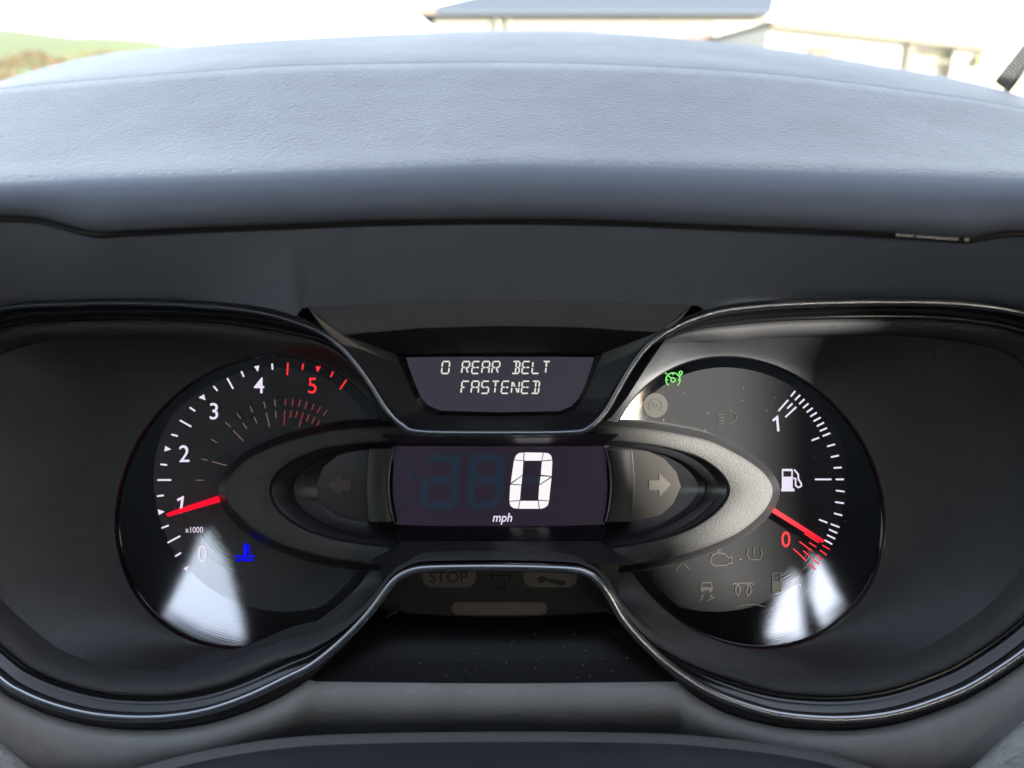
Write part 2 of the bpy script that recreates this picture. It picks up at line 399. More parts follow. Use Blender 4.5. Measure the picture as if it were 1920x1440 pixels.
# lean-to garage
b2 = empty('lean_to_garage', Matrix.Translation((9, 22, 0)), 'pale lean-to garage with sloping roof edge and open doorway', 'building')
a0, a1 = at(1443, 38, 22), at(1866, 84, 22)
def zr(x): return a0.z + (x - a0.x) / (a1.x - a0.x) * (a1.z - a0.z)
def fpl(a, b, t): return Vector((a, 22 + t, b)) - b2.location
dx0, dx1, dz = at(1712, 100, 22).x, at(1790, 100, 22).x, at(1750, 92, 22).z
xe = at(1850, 84, 22).x
plate('wall', [(a0.x, 0), (dx0, 0), (dx0, dz), (dx1, dz), (dx1, 0), (xe, 0), (xe, zr(xe) - .05), (a0.x, zr(a0.x) - .05)], [], fpl, .25, MW2, b2)
obj('roof', [Vector(p) - b2.location for p in ((a0.x, 21.7, a0.z), (a1.x, 21.7, a1.z), (a1.x, 30, a1.z), (a0.x, 30, a0.z), (a0.x, 21.7, a0.z - .16), (a1.x, 21.7, a1.z - .16), (a1.x, 30, a1.z - .16), (a0.x, 30, a0.z - .16))],
    [(0, 1, 2, 3), (4, 7, 6, 5), (0, 4, 5, 1), (1, 5, 6, 2), (2, 6, 7, 3), (3, 7, 4, 0)], MTR, b2)
cube_mesh('door_post', (at(1702, 100, 21.9).x, 21.85, 0), (at(1711, 100, 21.9).x, 21.98, at(1705, 72, 22).z), MTR, b2)
cube_mesh('side_wall', (xe - .25, 22.26, 0), (xe, 29.8, zr(xe) - .12), MW2, b2)
cube_mesh('side_wall', (a0.x, 22.26, 0), (a0.x + .2, 29.4, zr(a0.x) - .12), MW2, b2)
cube_mesh('back_wall', (a0.x, 29.5, 0), (xe - .26, 29.7, zr(xe) - .12), MW2, b2)
cube_mesh('added_doorway_panel', (dx0, 22.3, 0), (dx1, 22.36, dz), mat('added_doorway_panel_pale', (.28, .27, .2), .8), b2)  # pale panel added to brighten the otherwise unlit doorway
cube_mesh('doorway_rail', (dx0, 22.05, at(1750, 118, 22).z), (dx1, 22.12, at(1750, 113, 22).z), MTR, b2)
sg = cube_mesh('wall_sign', (at(1519, 98, 21.9).x, 21.9, at(1540, 103, 21.9).z), (at(1566, 98, 21.9).x, 21.97, at(1540, 85, 21.9).z), MOR, None)
tag(sg, 'small orange sign fixed to the pale garage wall', 'sign')
sg = cube_mesh('wall_box', (at(1830, 110, 21.9).x, 21.8, at(1835, 126, 21.9).z), (at(1841, 110, 21.9).x, 21.97, at(1835, 104, 21.9).z), MYEL, None)
tag(sg, 'small yellow box on the end of the garage wall', 'box')
# boundary fence at the right
MF = mat('weathered_fence', (.34, .3, .2), .9)
fn = empty('boundary_fence', Matrix.Translation((14, 25, 0)), 'weathered boarded fence beyond the garage end', 'fence')
ztop = at(1880, 136, 25).z
for k in range(14):
    x = at(1846 + k * 9, 130, 25).x
    cube_mesh('board', (x, 25, 0), (x + .13, 25.04, ztop + .1 * (k % 3) + .03 * k), MF, fn)
# hill, hedge
MH = mat('hill_grass', (.052, .068, .022), .95, bump=(.15, .6, 1.0, 'noise'))
rows = []
for j in range(9):
    t = j / 8; row = []
    for i in range(40):
        x = -260 + i * 8.0
        y = 150 + 120 * t
        crest = float(np.interp(x, [-260, -110, -95, -75, -55, 60], [26, 16.2, 14.6, 10.2, 8.4, 5]))
        row.append(Vector((x, y, crest * math.sin(min(1, t * 1.3) * math.pi / 2) + .5 * math.sin(x * .17) - .3)))
    rows.append(row)
vs = [p for r in rows for p in r]; n = 40
h = obj('hill', vs, [(i * n + j, i * n + j + 1, (i + 1) * n + j + 1, (i + 1) * n + j) for i in range(8) for j in range(n - 1)], MH, None, smooth=True)
tag(h, kind='structure')
MHB = mat('hedge_leaf_brown', (.06, .036, .014), .9); MHT = mat('hedge_twig', (.05, .035, .02), .9)
hg = empty('hedge', Matrix.Translation((-22, 45, 0)), 'rust brown winter hedge running below the green hill', 'hedge')
vs, fs = [], []
for k in range(9000):
    x = random.uniform(-46, 3); zt = at(0, 108, 45).z - (x + 28) * .006 + .25 * math.sin(x * 1.7) + random.gauss(0, .12)
    z = zt * (1 - random.random() ** 1.8); y = 45 + random.uniform(-.7, .7)
    c = Vector((x, y, z)); a = Vector((random.gauss(0, 1), random.gauss(0, 1), random.gauss(0, 1))).normalized() * random.uniform(.08, .2)
    b_ = Vector((random.gauss(0, 1), random.gauss(0, 1), random.gauss(0, 1))).normalized() * random.uniform(.06, .14)
    i = len(vs); vs += [c - a - hg.location, c + b_ - hg.location, c + a - hg.location, c - b_ - hg.location]; fs.append((i, i + 1, i + 2, i + 3))
me = bpy.data.meshes.new('foliage'); me.from_pydata([tuple(v) for v in vs], [], fs); me.materials.append(MHB)
o = bpy.data.objects.new('foliage', me); COL.objects.link(o); o.parent = hg; o['kind'] = 'stuff'
for k in range(40):
    x = -46 + k * 1.24
    tube('stem', [Vector((x, 45, 0)) - hg.location, Vector((x + random.uniform(-.2, .2), 45, 1.6)) - hg.location], [.05, .02], MHT, hg, n=6)

# ================================================================== DASHBOARD
dash = empty('dashboard', FRAME, 'grey grained van dashboard top with hooded instrument binnacle', 'dashboard')
seam = f1([(-320, 400), (0, 405), (60, 407), (100, 415), (180, 435), (250, 432), (400, 425), (700, 413), (960, 410), (1150, 413), (1300, 419), (1600, 432), (1780, 444), (1820, 446), (1860, 438), (1920, 433), (2240, 428)])
y2 = f1([(-320, 352), (0, 336), (400, 322), (800, 306), (1000, 302), (1400, 312), (1920, 330), (2240, 345)])
ysil = f1([(-320, 245), (0, 152), (100, 122), (200, 101), (350, 86), (500, 74), (800, 60), (1000, 57), (1200, 65), (1450, 90), (1650, 122), (1800, 149), (1920, 180), (2240, 275)])
_y1 = f1([(-320, 215), (0, 168), (200, 149), (400, 133), (600, 122), (1000, 118), (1300, 129), (1500, 145), (1700, 170), (1920, 205), (2240, 290)])
y1 = lambda x: max(_y1(x), ysil(x) + 6)
XS = [-320 + i * 20 for i in range(129)]
rows = []
rows.append([L(x, seam(x) - 8, .066) for x in XS])
rows.append([L(x, seam(x) - 1, .0735) for x in XS])
rows.append([L(x, seam(x) + .5, .0765) for x in XS])
rows.append([L(x, seam(x) - 5, .0783) for x in XS])
for t, w_ in ((.3, .079), (.55, .079), (.78, .0775), (.93, .0745)):
    rows.append([L(x, seam(x) - 5 + (y2(x) - seam(x) + 5) * t, w_) for x in XS])
rows.append([L(x, y2(x) + 2, .0722) for x in XS])
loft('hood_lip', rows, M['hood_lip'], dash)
rows = [[p.copy() for p in rows[-1]], [L(x, y2(x) - 6, .069) for x in XS]]
for t, d in ((.08, .262), (.2, .277), (.4, .302), (.6, .328), (.8, .354), (.93, .372), (1.0, .385)):
    rows.append([LD(x, y2(x) - 6 + (y1(x) - y2(x) + 6) * t, d) for x in XS])
rows.append([LD(x, y1(x) + 6, .395) for x in XS])
rows.append([LD(x, y1(x) + 60, .42) for x in XS])
loft('binnacle_hood', rows, M['hood'], dash)
rows = [[LD(x, y1(x) + 40, .44) for x in XS], [LD(x, y1(x) + 12, .445) for x in XS]]
for t, d in ((0, .455), (.35, .5), (.7, .55), (.93, .6), (1.0, .64)):
    rows.append([LD(x, y1(x) - 2 + (ysil(x) - y1(x) + 2) * t, d) for x in XS])
rows += [[LD(x, ysil(x) + 12, .70) for x in XS], [LD(x, ysil(x) + 60, .82) for x in XS], [LD(x, ysil(x) + 190, 1.08) for x in XS]]
loft('dash_top', rows, M['hood'], dash)
tube('seam_gap_shade', [L(x, seam(x) + 4.5, .0715) for x in XS], .0011, M['black'], dash, n=6)  # black tube drawn for the shade in the gap under the lip
for xa, xb in ((1681, 1714), (1719, 1757), (1758, 1796), (1810, 1816)):  # pale bars drawn for light leaking through the seam
    pts = [L(xa + (xb - xa) * k / 4, seam(xa + (xb - xa) * k / 4) + 2.5, .0745) for k in range(5)]
    tube('seam_light_leak', pts, .0006, M['leak'], dash, n=6)

# goggle-shaped outline of the instrument bezel (photo pixels, centre line of the bright trim)
OUT = [(936, 812.5), (1074, 810.5), (1108, 800), (1137, 770), (1158, 733), (1185, 687), (1217, 646), (1258, 617), (1297, 599), (1351, 583), (1424, 574), (1506, 569), (1627, 566), (1749, 567), (1831, 573), (1920, 588),
       (2000, 625), (2058, 715), (2080, 860), (2072, 985), (2035, 1085), (1985, 1158), (1920, 1220), (1831, 1279), (1770, 1307), (1688, 1334), (1607, 1346), (1526, 1346), (1445, 1336), (1363, 1311), (1302, 1281), (1244, 1240), (1203, 1202), (1166, 1159), (1142, 1117), (1122, 1090), (1098, 1074), (1061, 1067), (936, 1063.5), (811, 1065), (773, 1070), (745, 1084), (722, 1110), (698, 1143), (665, 1180), (623, 1219), (582, 1250), (542, 1270), (469, 1305), (394, 1331), (319, 1344), (244, 1346), (169, 1339), (94, 1320), (37, 1296), (0, 1272),
       (-90, 1190), (-150, 1090), (-188, 985), (-195, 860), (-175, 735), (-110, 625), (0, 580), (100, 571), (233, 568.5), (333, 571), (433, 578), (500, 588), (550, 602), (600, 622), (640, 652), (671, 688), (699, 728), (724, 768), (752, 796), (788, 810)]
W_CH = .036
NB = 480
base = resample([L(p[0], p[1], W_CH) for p in catmull(OUT, 8, True)], NB)
UC = L(938, 720, W_CH).x
nrm = []
for i in range(NB):
    t = (base[(i + 1) % NB] - base[i - 1]).normalized(); nrm.append(Vector((-t.y, t.x, 0)))
area = sum(base[i].x * base[(i + 1) % NB].y - base[(i + 1) % NB].x * base[i].y for i in range(NB))
if area < 0: nrm = [-v for v in nrm]
KK = [.22 + .78 * sstep(.046, .085, abs(b.x - UC)) for b in base]
KOUT = [1 - .62 * sstep(-.02, .012, b.y) * sstep(.03, .06, abs(b.x - UC)) for b in base]
def off(m, w, kw=0):
    return [Vector((b.x + n_.x * m * k * (o if m < 0 else 1), b.y + n_.y * m * k * (o if m < 0 else 1), w)) for b, n_, k, o in zip(base, nrm, KK, KOUT)]
edge_out = off(-.0058, .0325)

# hood face: from the seam down to the bezel, and round both ends
top_i = [i for i in range(NB)]
def px_of(p): d = D0 - p.z; return p.x / d * F_PX + 960, 720 - p.y / d * F_PX
shelf_y = f1([(540, 582), (565, 578), (750, 568), (940, 563), (1130, 566), (1310, 573), (1335, 580)])
iL = min(range(NB), key=lambda i: base[i].x); iR = max(range(NB), key=lambda i: base[i].x)
def walk(a, b):
    o = [a]
    while o[-1] != b: o.append((o[-1] + 1) % NB)
    return o
A1, A2 = walk(iL, iR), walk(iR, iL)
mean = lambda s: sum(base[i].y for i in s) / len(s)
TOP, BOT = (A1, A2) if mean(A1) > mean(A2) else (A2, A1)
if base[TOP[0]].x > base[TOP[-1]].x: TOP = TOP[::-1]
if base[BOT[0]].x > base[BOT[-1]].x: BOT = BOT[::-1]
cols = []
for i in TOP:
    e = edge_out[i]; x, y = px_of(e)
    end = e
    bl = sstep(330, 560, x) * (1 - sstep(1316, 1545, x))
    ee = px_of(e); end = L(ee[0], ee[1], .0325 + .0140 * bl)
    if 566 < x < 1309:
        end = L(x, shelf_y(x), .0465)
    cols.append((x, end))
# stretch the ends outwards so that the panel goes on past the bezel
x_first, x_last = cols[0][0], cols[-1][0]
ext = [(-520, L(-520, 930, .03)), (-400, L(-400, 930, .031))]
ext2 = [(2290, L(2290, 930, .031)), (2400, L(2400, 930, .03))]
cols = ext + cols + ext2
rows = []
NR = 14
for r in range(NR + 1):
    t = r / NR; row = []
    for x, e in cols:
        xs = min(max(x, -520), 2400)
        s = L(xs, seam(xs) - 4, .0690)
        ww = s.z + (e.z - s.z) * t ** 1.35
        ex, ey = px_of(e)
        row.append(L(xs + (ex - xs) * t, seam(xs) - 4 + (ey - seam(xs) + 4) * t, ww))
    rows.append(row)
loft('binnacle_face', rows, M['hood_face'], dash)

# lower fascia
cols = []
for i in BOT:
    e = edge_out[i]; x, y = px_of(e)
    if 588 < x < 1284 : e = L(x, 1277 + 4 * math.sin((x - 588) / 696 * math.pi), .0315)
    cols.append((x, e))
cols = [(-520, L(-520, 930, .03)), (-400, L(-400, 930, .031))] + cols + [(2290, L(2290, 930, .031)), (2400, L(2400, 930, .03))]
rows = []
for t, dw, dc in ((0, 0, 0), (.04, .0015, .0012), (.12, .0032, .0028), (.2, .0044, .0036), (.28, .0052, .0036), (.36, .0056, .0024), (.44, .0057, -.001), (.55, .005, -.008), (.7, .002, -.016), (.85, -.004, -.022), (1, -.014, -.03)):
    row = []
    for x, e in cols:
        ex, ey = px_of(e); c = 1 - sstep(420, 760, abs(x - 938))
        k = (.62 if 500 < x < 1400 else .62 + .38 * min(1, abs(x - 950) / 900 - .5))
        row.append(L(ex, ey + (1560 - ey) * t * k, e.z + dw + (dc - dw) * c))
    rows.append(row)
loft('lower_fascia', rows, M['fascia'], dash)
# textured corner pads
for s in (0, 1):
    P = [(-420, 1130), (-130, 1290), (-50, 1345), (12, 1392), (66, 1440), (130, 1510)] if s == 0 else [(2340, 1090), (2060, 1240), (1965, 1308), (1890, 1368), (1812, 1440), (1740, 1510)]
    sg_ = -1 if s == 0 else 1
    P = [(p.x, p.y) for p in catmull(P, 6, False)]
    rows = [[L(x, y, .026) for x, y in P], [L(x + sg_ * 8, y + 3, .040) for x, y in P], [L(x + sg_ * 16, y + 8, .045) for x, y in P], [L(x + sg_ * 40, y + 24, .048) for x, y in P], [L(x + sg_ * 110, y + 70, .05) for x, y in P], [L(x + sg_ * 260, y + 190, .05) for x, y in P]]
    loft('corner_pad', rows, M['pad'], dash)

# steering column shroud
sh = empty('steering_column_shroud', FRAME, 'matt dark steering column shroud below the instrument cluster', 'steering column cover')
yt = f1([(60, 1530), (150, 1484), (250, 1442), (400, 1404), (560, 1381), (750, 1374), (940, 1372), (1130, 1373), (1300, 1379), (1500, 1403), (1640, 1441), (1740, 1484), (1820, 1530)])
XSH = [60 + i * 20 for i in range(89)]
loft('textured_edge', [[L(x, yt(x) + 30, .030) for x in XSH], [L(x, yt(x) + 4, .040) for x in XSH], [L(x, yt(x), .0445) for x in XSH], [L(x, yt(x) + 7, .0485) for x in XSH], [L(x, yt(x) + 19, .0525) for x in XSH]], M['shroud_band'], sh)
loft('cover', [[L(x, yt(x) + 17, .050) for x in XSH], [L(x, yt(x) + 20, .0535) for x in XSH], [L(x, yt(x) + 40, .060) for x in XSH], [L(x, yt(x) + 90, .073) for x in XSH], [L(x, yt(x) + 220, .095) for x in XSH], [L(x, yt(x) + 420, .10) for x in XSH]], M['shroud'], sh)

# toothed strip by the windscreen
ts = empty('toothed_strip', FRAME, 'black toothed rubber strip at the windscreen edge beyond the hood', 'rubber strip')
pa, pb = LD(1888, 172, .70), LD(1962, 78, .70)
tube('bar', [pa, pb], .0026, M['black'], ts, n=8)
dv = (pb - pa); nv = Vector((-dv.y, dv.x, 0)).normalized()
mt = None
for k in range(20):
    c = pa + dv * ((k + .5) / 20) + nv * .0085
    ang = math.atan2(nv.y, nv.x)
    if mt is None:
        mt = box('tooth', c, (.012, .0011, .003), M['black'], ts, rot=(0, 0, ang))
    else:
        o = mt.copy(); COL.objects.link(o); o.location = c; o.parent = ts

# ================================================================== INSTRUMENT CLUSTER
cl = empty('instrument_cluster', FRAME, 'lit van instrument cluster with two round gauges and central digital speed display', 'instrument cluster')
tube('bright_trim', [b.copy() for b in base], [.00105 + .0005 * sstep(0.03, .06, b.x) * sstep(-.02, .02, b.y) + .0005 * sstep(-.04, -.07, b.y) for b in base], M['chrome'], cl, closed=True, n=10)
loft('outer_flange', [off(-.0062, .012), off(-.006, .0315), off(-.0045, .0335), off(-.0025, .0345), off(-.0014, .0347), off(0, .0343)], M['satin'], cl, closed=True)
loft('trim_groove', [off(0, .0343), off(.0018, .0338), off(.0030, .0312), off(.0048, .0300), off(.0056, .0303)], M['gloss'], cl, closed=True)
LIP_IN = off(.0108, .0195)
loft('bezel_lip', [off(.0054, .0298), off(.0060, .0308), off(.0068, .0313), off(.0080, .0311), off(.0092, .0300), off(.0101, .0275), off(.0106, .0240), LIP_IN], M['lip'], cl, closed=True)
loft('waist_wall', [LIP_IN, [Vector((p.x, p.y, .001)) for p in LIP_IN]], M['satin'], cl, closed=True)

flat('carrier', [(-260, 470), (2140, 470), (2140, 1500), (-260, 1500)], lambda x, y: L(x, y, -.010), M['ring_wall'], cl, eps=0)
# gauges
RIM_X, RIM_Y = 256, 270
KB = .2 / .056
class Dial:
    def __init__(s, cx, cy, fx, fy, sh):
        s.cx, s.cy, s.fx, s.fy, s.sh = cx, cy, fx, fy, sh
        s.cg = L(cx, cy, 0)
    def h(s, x, y):
        return -.5 * KB * .056 ** 2 + .5 * KB * ((x - s.cg.x) ** 2 + (y - s.cg.y) ** 2)
    def pt(s, px, py):
        w = 0
        for _ in range(5):
            p = L(px, py, w); w = s.h(p.x, p.y)
        return L(px, py, w)
    def rim(s, a):
        return s.cx + RIM_X * math.cos(a) - s.sh * RIM_Y * math.sin(a), s.cy - RIM_Y * math.sin(a)
    def face(s, a):
        """edge of the matt printed disc, kept inside the rim"""
        x, y = s.fx + 247 * math.cos(a), s.fy - 247 * math.sin(a)
        dx, dy = x - s.cx, y - s.cy
        ux, uy = (dx + s.sh * -dy) / RIM_X, dy / RIM_Y
        k = math.hypot(ux, uy)
        f = min(1, .93 / k) if k > 0 else 1
        return s.cx + dx * f, s.cy + dy * f
NA = 180
def build_gauge(name, cx, cy, fx, fy, sh_, label):
    d = Dial(cx, cy, fx, fy, sh_)
    mf = dial_material(name + '_face', (.15, .15, .155), (.74 if sh_ < 0 else .905), .028, d.cg.x, d.cg.y)
    mr_ = dial_material(name + '_ring', (.165, .165, .175), 1, .04, d.cg.x, d.cg.y)
    ang = [2 * math.pi * k / NA for k in range(NA)]
    rows = [[d.pt(cx, cy)] * NA]
    fc = [d.face(a) for a in ang]
    for t in (.15, .3, .45, .6, .75, .9, 1):
        rows.append([d.pt(fx + (x - fx) * t, fy + (y - fy) * t) for x, y in fc])
    rows[0] = [d.pt(fx, fy)] * NA
    face = loft('dial_face' if False else name, rows, mf, cl, closed=True)
    if label: face['label'] = label
    rows = []
    for t in (0, .25, .5, .75, 1):
        rows.append([d.pt(f[0] + (r[0] - f[0]) * t, f[1] + (r[1] - f[1]) * t) for f, r in zip(fc, [d.rim(a) for a in ang])])
    lastr = rows[-1]
    ringo = loft('polished_ring', rows, mr_, face, closed=True)
    for oo in (face, ringo):
        oo.data.normals_split_custom_set_from_vertices([Vector((-KB * (v.co.x - d.cg.x), -KB * (v.co.y - d.cg.y), 1)).normalized() for v in oo.data.vertices])
    loft('dial_rim', [lastr, [p + Vector((0, 0, .0022)) for p in lastr], [p + (p - d.cg).normalized() * .0006 + Vector((0, 0, .0030)) for p in lastr]], M['gloss'], face, closed=True)
    # funnel between lip and rim
    sgn = 1 if d.cg.x > UC else -1
    poly = [Vector((p.x, p.y)) for p in LIP_IN]
    rows = [[] for _ in range(10)]
    for k, a in enumerate(ang):
        pr = lastr[k]; dr = Vector((pr.x - d.cg.x, pr.y - d.cg.y)); r0 = dr.length; dr /= r0
        c2 = Vector((d.cg.x, d.cg.y)); best = None
        for i in range(NB):
            q = geometry.intersect_line_line_2d(c2, c2 + dr * .5, poly[i], poly[(i + 1) % NB])
            if q is not None:
                t = (q - c2).length
                if best is None or t < best: best = t
        xa = (UC - d.cg.x) / dr.x if abs(dr.x) > 1e-6 else 9
        ax = 0 < xa < (best or 9)
        if ax: best = xa
        rl = best if best else r0 + .02
        w0 = pr.z + .0030; kx_ = 0 if ax else sstep(.040, .062, abs(d.cg.x + dr.x * rl - UC)); wl_ = .0195 - .0115 * sstep(.005, .03, d.cg.y + dr.y * rl); w1 = .0012 + (wl_ - .0012) * kx_
        r0 = min(r0 + .0006, rl - .0002)
        for j in range(10):
            t = j / 9; r = r0 + (rl - r0) * t
            rows[j].append(Vector((d.cg.x + dr.x * r, d.cg.y + dr.y * r, w0 + (w1 - w0) * (t ** 1.6))))
    loft('recess_wall', rows, M['recess'], cl, closed=True)
    return d, face
TL, tl_face = build_gauge('rev_counter', 483, 940, 535, 900, -.135, None)
TR, tr_face = build_gauge('fuel_gauge', 1393, 940, 1341, 900, .135, None)

def tick(parent, d, a, b, wd, m):
    l, r = strip([a, b], wd)
    P = [l[0], l[1], r[1], r[0]]
    return flat('tick', [(p.x, p.y) for p in P], d.pt, m, parent)
q = lambda x, y, ox, oy, s: (ox + x / s, oy + y / s)
# --- left gauge
C4 = lambda *v: [q(v[i], v[i + 1], 200, 640, 3.5556) for i in (0, 2)]
WH = [(340, 924, 433, 924), (337, 1032, 383, 1026), (368, 1244, 416, 1226), (408, 1342, 492, 1297), (458, 1433, 498, 1408), (360, 819, 405, 824), (433, 620, 477, 632), (490, 526, 566, 569), (555, 440, 592, 465), (713, 298, 741, 330), (805, 245, 845, 317), (899, 199, 916, 237), (1104, 148, 1107, 189)]
RD = [(1210, 142, 1205, 226), (1312, 150, 1305, 190), (1511, 202, 1494, 239), (1605, 247, 1556, 320)]
DM = [(595, 926, 647, 925), (632, 782, 677, 794), (705, 801, 802, 828), (697, 652, 738, 675), (792, 538, 828, 571), (845, 594, 915, 664), (870, 480, 897, 515), (910, 545, 936, 582), (957, 432, 975, 473), (985, 503, 1003, 546), (1049, 402, 1060, 444), (1065, 475, 1088, 572), (1122, 387, 1126, 434), (1128, 464, 1131, 511)]
for v in WH: tick(tl_face, TL, *C4(*v), 3.2, M['white'])
for v in RD: tick(tl_face, TL, *C4(*v), 3.2, M['red'])
for v in DM: tick(tl_face, TL, *C4(*v), 2.0, M['dim'])
C3 = lambda *v: [q(v[i], v[i + 1], 440, 660, 8) for i in (0, 2)]
for v in [(768, 703, 763, 803), (880, 700, 865, 808), (988, 715, 963, 820), (1090, 742, 1057, 848), (1190, 770, 1157, 870), (1292, 820, 1240, 910), (1387, 868, 1333, 955), (760, 872, 740, 1105), (855, 875, 835, 985), (945, 885, 917, 985), (1030, 905, 970, 1125), (1120, 935, 1078, 1038), (1205, 975, 1160, 1070), (1275, 1025, 1237, 1108)]:
    tick(tl_face, TL, *C3(*v), 2.2, M['dim_red'])
tick(tl_face, TL, q(918, 920, 270, 880, 6.858), q(992, 860, 270, 880, 6.858), 1.5, M['dim'])
for tri, m in (([(343, 1119), (390, 1135), (350, 1157)], 'white'), ([(393, 697), (433, 720), (386, 734)], 'white'), ([(650, 353), (613, 375), (661, 393)], 'white'), ([(984, 167), (1019, 161), (1009, 204)], 'white'), ([(1395, 165), (1430, 170), (1405, 208)], 'red')):
    flat('pointer_mark', [q(x, y, 200, 640, 3.5556) for x, y in tri], TL.pt, M[m], tl_face)
flat('pointer_mark', [(344.4, 1065.2), (350.2, 1070.7), (357.5, 1059)], TL.pt, M['white'], tl_face)
for ch, x, y, h_, m, sx in (('5', 586, 723, 29.5, 'red', .95), ('4', 486, 722.5, 29.5, 'white', .98), ('3', 401.6, 771, 31, 'white', .98), ('2', 346, 850.5, 31.5, 'white', .98), ('0', 380, 1038, 32.5, 'white', .82)):
    text('numeral', ch, x, y, h_, TL.pt, M[m], tl_face, sx=sx, bold=.004)
strokes('numeral', [[q(432, 395, 270, 880, 6.858), q(500, 362, 270, 880, 6.858), q(472, 562, 270, 880, 6.858)]], 4.6, TL.pt, M['white'], tl_face)
text('scale_text', 'x1000', 364.5, 993, 11, TL.pt, M['white'], tl_face, sx=.86)
s6 = lambda l: [q(x, y, 270, 880, 6.858) for x, y in l]
o = strokes('coolant_symbol', [s6([(1340, 990), (1372, 990)]), s6([(1340, 1028), (1368, 1028)]), s6([(1340, 1068), (1366, 1068)]), s6([(1172, 1122), (1205, 1106), (1240, 1122), (1275, 1128)]), s6([(1345, 1124), (1382, 1106), (1424, 1120)]),
      s6([(1188, 1160), (1220, 1172), (1262, 1154), (1302, 1172), (1340, 1156), (1376, 1172), (1412, 1152)])], 3.3, TL.pt, M['blue'], tl_face, fills=[s6([(1284, 960), (1305, 944), (1328, 960), (1330, 1140), (1282, 1140)])])
o['label'] = 'lit blue coolant thermometer tell-tale'
# --- needles (raised, solid)
def needle(d, tip, tail, w0, w1, parent):
    hgt = .0035
    t = Vector(tip); b = Vector(tail); dr = (t - b).normalized(); nn = Vector((-dr.y, dr.x))
    pts = [b + nn * w1 / 2, b - nn * w1 / 2]
    tipc = t - dr * w0 / 2
    a0_ = math.atan2(-nn.y, -nn.x)
    for k in range(7):
        a = k / 6 * math.pi; pts.append(tipc - nn * (w0 / 2) * math.cos(a) + dr * (w0 / 2) * math.sin(a))
    n = len(pts); lo = [d.pt(p.x, p.y).z + .0012 for p in pts]
    vs = [L(p.x, p.y, z + hgt) for p, z in zip(pts, lo)] + [L(p.x, p.y, z + .0018) for p, z in zip(pts, lo)]
    fs = [tuple(range(n)), tuple(reversed(range(n, 2 * n)))] + [(i, (i + 1) % n, (i + 1) % n + n, i + n) for i in range(n)]
    return obj('needle', vs, fs, M['needle'], parent)
needle(TL, (312, 966), (432, 929), 7.5, 12.5, tl_face)
needle(TR, (1544.5, 1016), (1438, 949), 7.5, 9.5, tr_face)
# --- right gauge
C5 = lambda *v: [q(v[i], v[i + 1], 1430, 720, 7.579) for i in (0, 2)]
for v in [(460, 100, 395, 178), (530, 155, 455, 230), (590, 215, 515, 285), (648, 275, 570, 342), (708, 340, 622, 402), (765, 405, 672, 463), (820, 475, 718, 530), (868, 547, 765, 600), (910, 625, 808, 668), (955, 697, 848, 741), (1025, 855, 912, 887), (1080, 1015, 965, 1038), (1120, 1185, 1005, 1193), (1150, 1354, 1033, 1354), (360, 225, 222, 382), (420, 275, 345, 350), (475, 325, 318, 472), (800, 762, 692, 802), (738, 1354, 975, 1354)]:
    tick(tr_face, TR, *C5(*v), 3.2, M['white'])
C1 = lambda *v: [q(v[i], v[i + 1], 1140, 560, 2.4615) for i in (0, 2)]
for v in [(1050, 885, 1090, 890), (1047, 938, 1088, 944), (1042, 990, 1080, 1000)]: tick(tr_face, TR, *C1(*v), 3.0, M['white'])
C6 = lambda *v: [q(v[i], v[i + 1], 1430, 930, 9) for i in (0, 2)]
for v in [(945, 395, 1088, 450), (1145, 470, 1290, 525), (1115, 562, 1255, 625), (1082, 655, 1218, 720), (1040, 740, 1170, 812)]: tick(tr_face, TR, *C6(*v), 3.0, M['white'])
for v in [(1000, 825, 1130, 902), (960, 910, 1075, 992), (905, 995, 1010, 1072), (845, 1068, 950, 1145), (785, 1140, 885, 1235), (700, 630, 940, 785), (780, 785, 900, 858), (615, 765, 835, 930), (680, 922, 795, 1015), (512, 885, 728, 1085)]: tick(tr_face, TR, *C6(*v), 2.6, M['red'])
s5 = lambda l: [q(x, y, 1430, 720, 7.579) for x, y in l]
strokes('numeral', [s5([(140, 522), (202, 472), (220, 672)])], 4.4, TR.pt, M['white'], tr_face)
text('numeral', '0', 1473, 1011, 30, TR.pt, M['red'], tr_face, sx=.9, bold=.012)
s8 = lambda l: [q(x, y, 960, 770, 3.4286) for x, y in l]
o = strokes('fuel_pump_symbol', [s8([(1806, 432), (1822, 438), (1822, 480), (1838, 494), (1858, 484), (1858, 468), (1840, 440), (1838, 408), (1812, 378)])], 3.0, TR.pt, M['white'], tr_face,
      fills=[s8([(1733, 424), (1803, 424), (1803, 502), (1733, 502)]), s8([(1729, 500), (1814, 500), (1814, 518), (1729, 518)]), s8([(1733, 376), (1742, 376), (1742, 424), (1733, 424)]), s8([(1794, 382), (1803, 382), (1803, 424), (1794, 424)]), s8([(1736, 374), (1800, 374), (1803, 388), (1742, 388)])])
sg4 = lambda l: [q(x, y, 1160, 660, 6.4) for x, y in l]
cxg, cyg = 1261.6, 712.3
o = strokes('cruise_symbol', [arc(cxg, cyg, 13.2, -52, 232, 24), arc(cxg, cyg, 4.0, 0, 360, 14), [(cxg - 3, cyg - 3), (cxg - 9, cyg - 8)], [(cxg - 16.8, cyg - 15.3), (cxg - 11.6, cyg - 10.8)], arc(1276, 699.2, 3.0, 0, 360, 12), [(1276.5, 702), (1274.5, 706)],
      [(cxg, cyg - 12), (cxg, cyg - 9)], [(cxg + 8, cyg - 8), (cxg + 10, cyg - 10)], [(cxg + 9, cyg), (cxg + 12, cyg)], [(cxg - 12, cyg), (cxg - 9, cyg)]], 2.3, TR.pt, M['green'], tr_face)
o['label'] = 'lit green cruise control tell-tale'
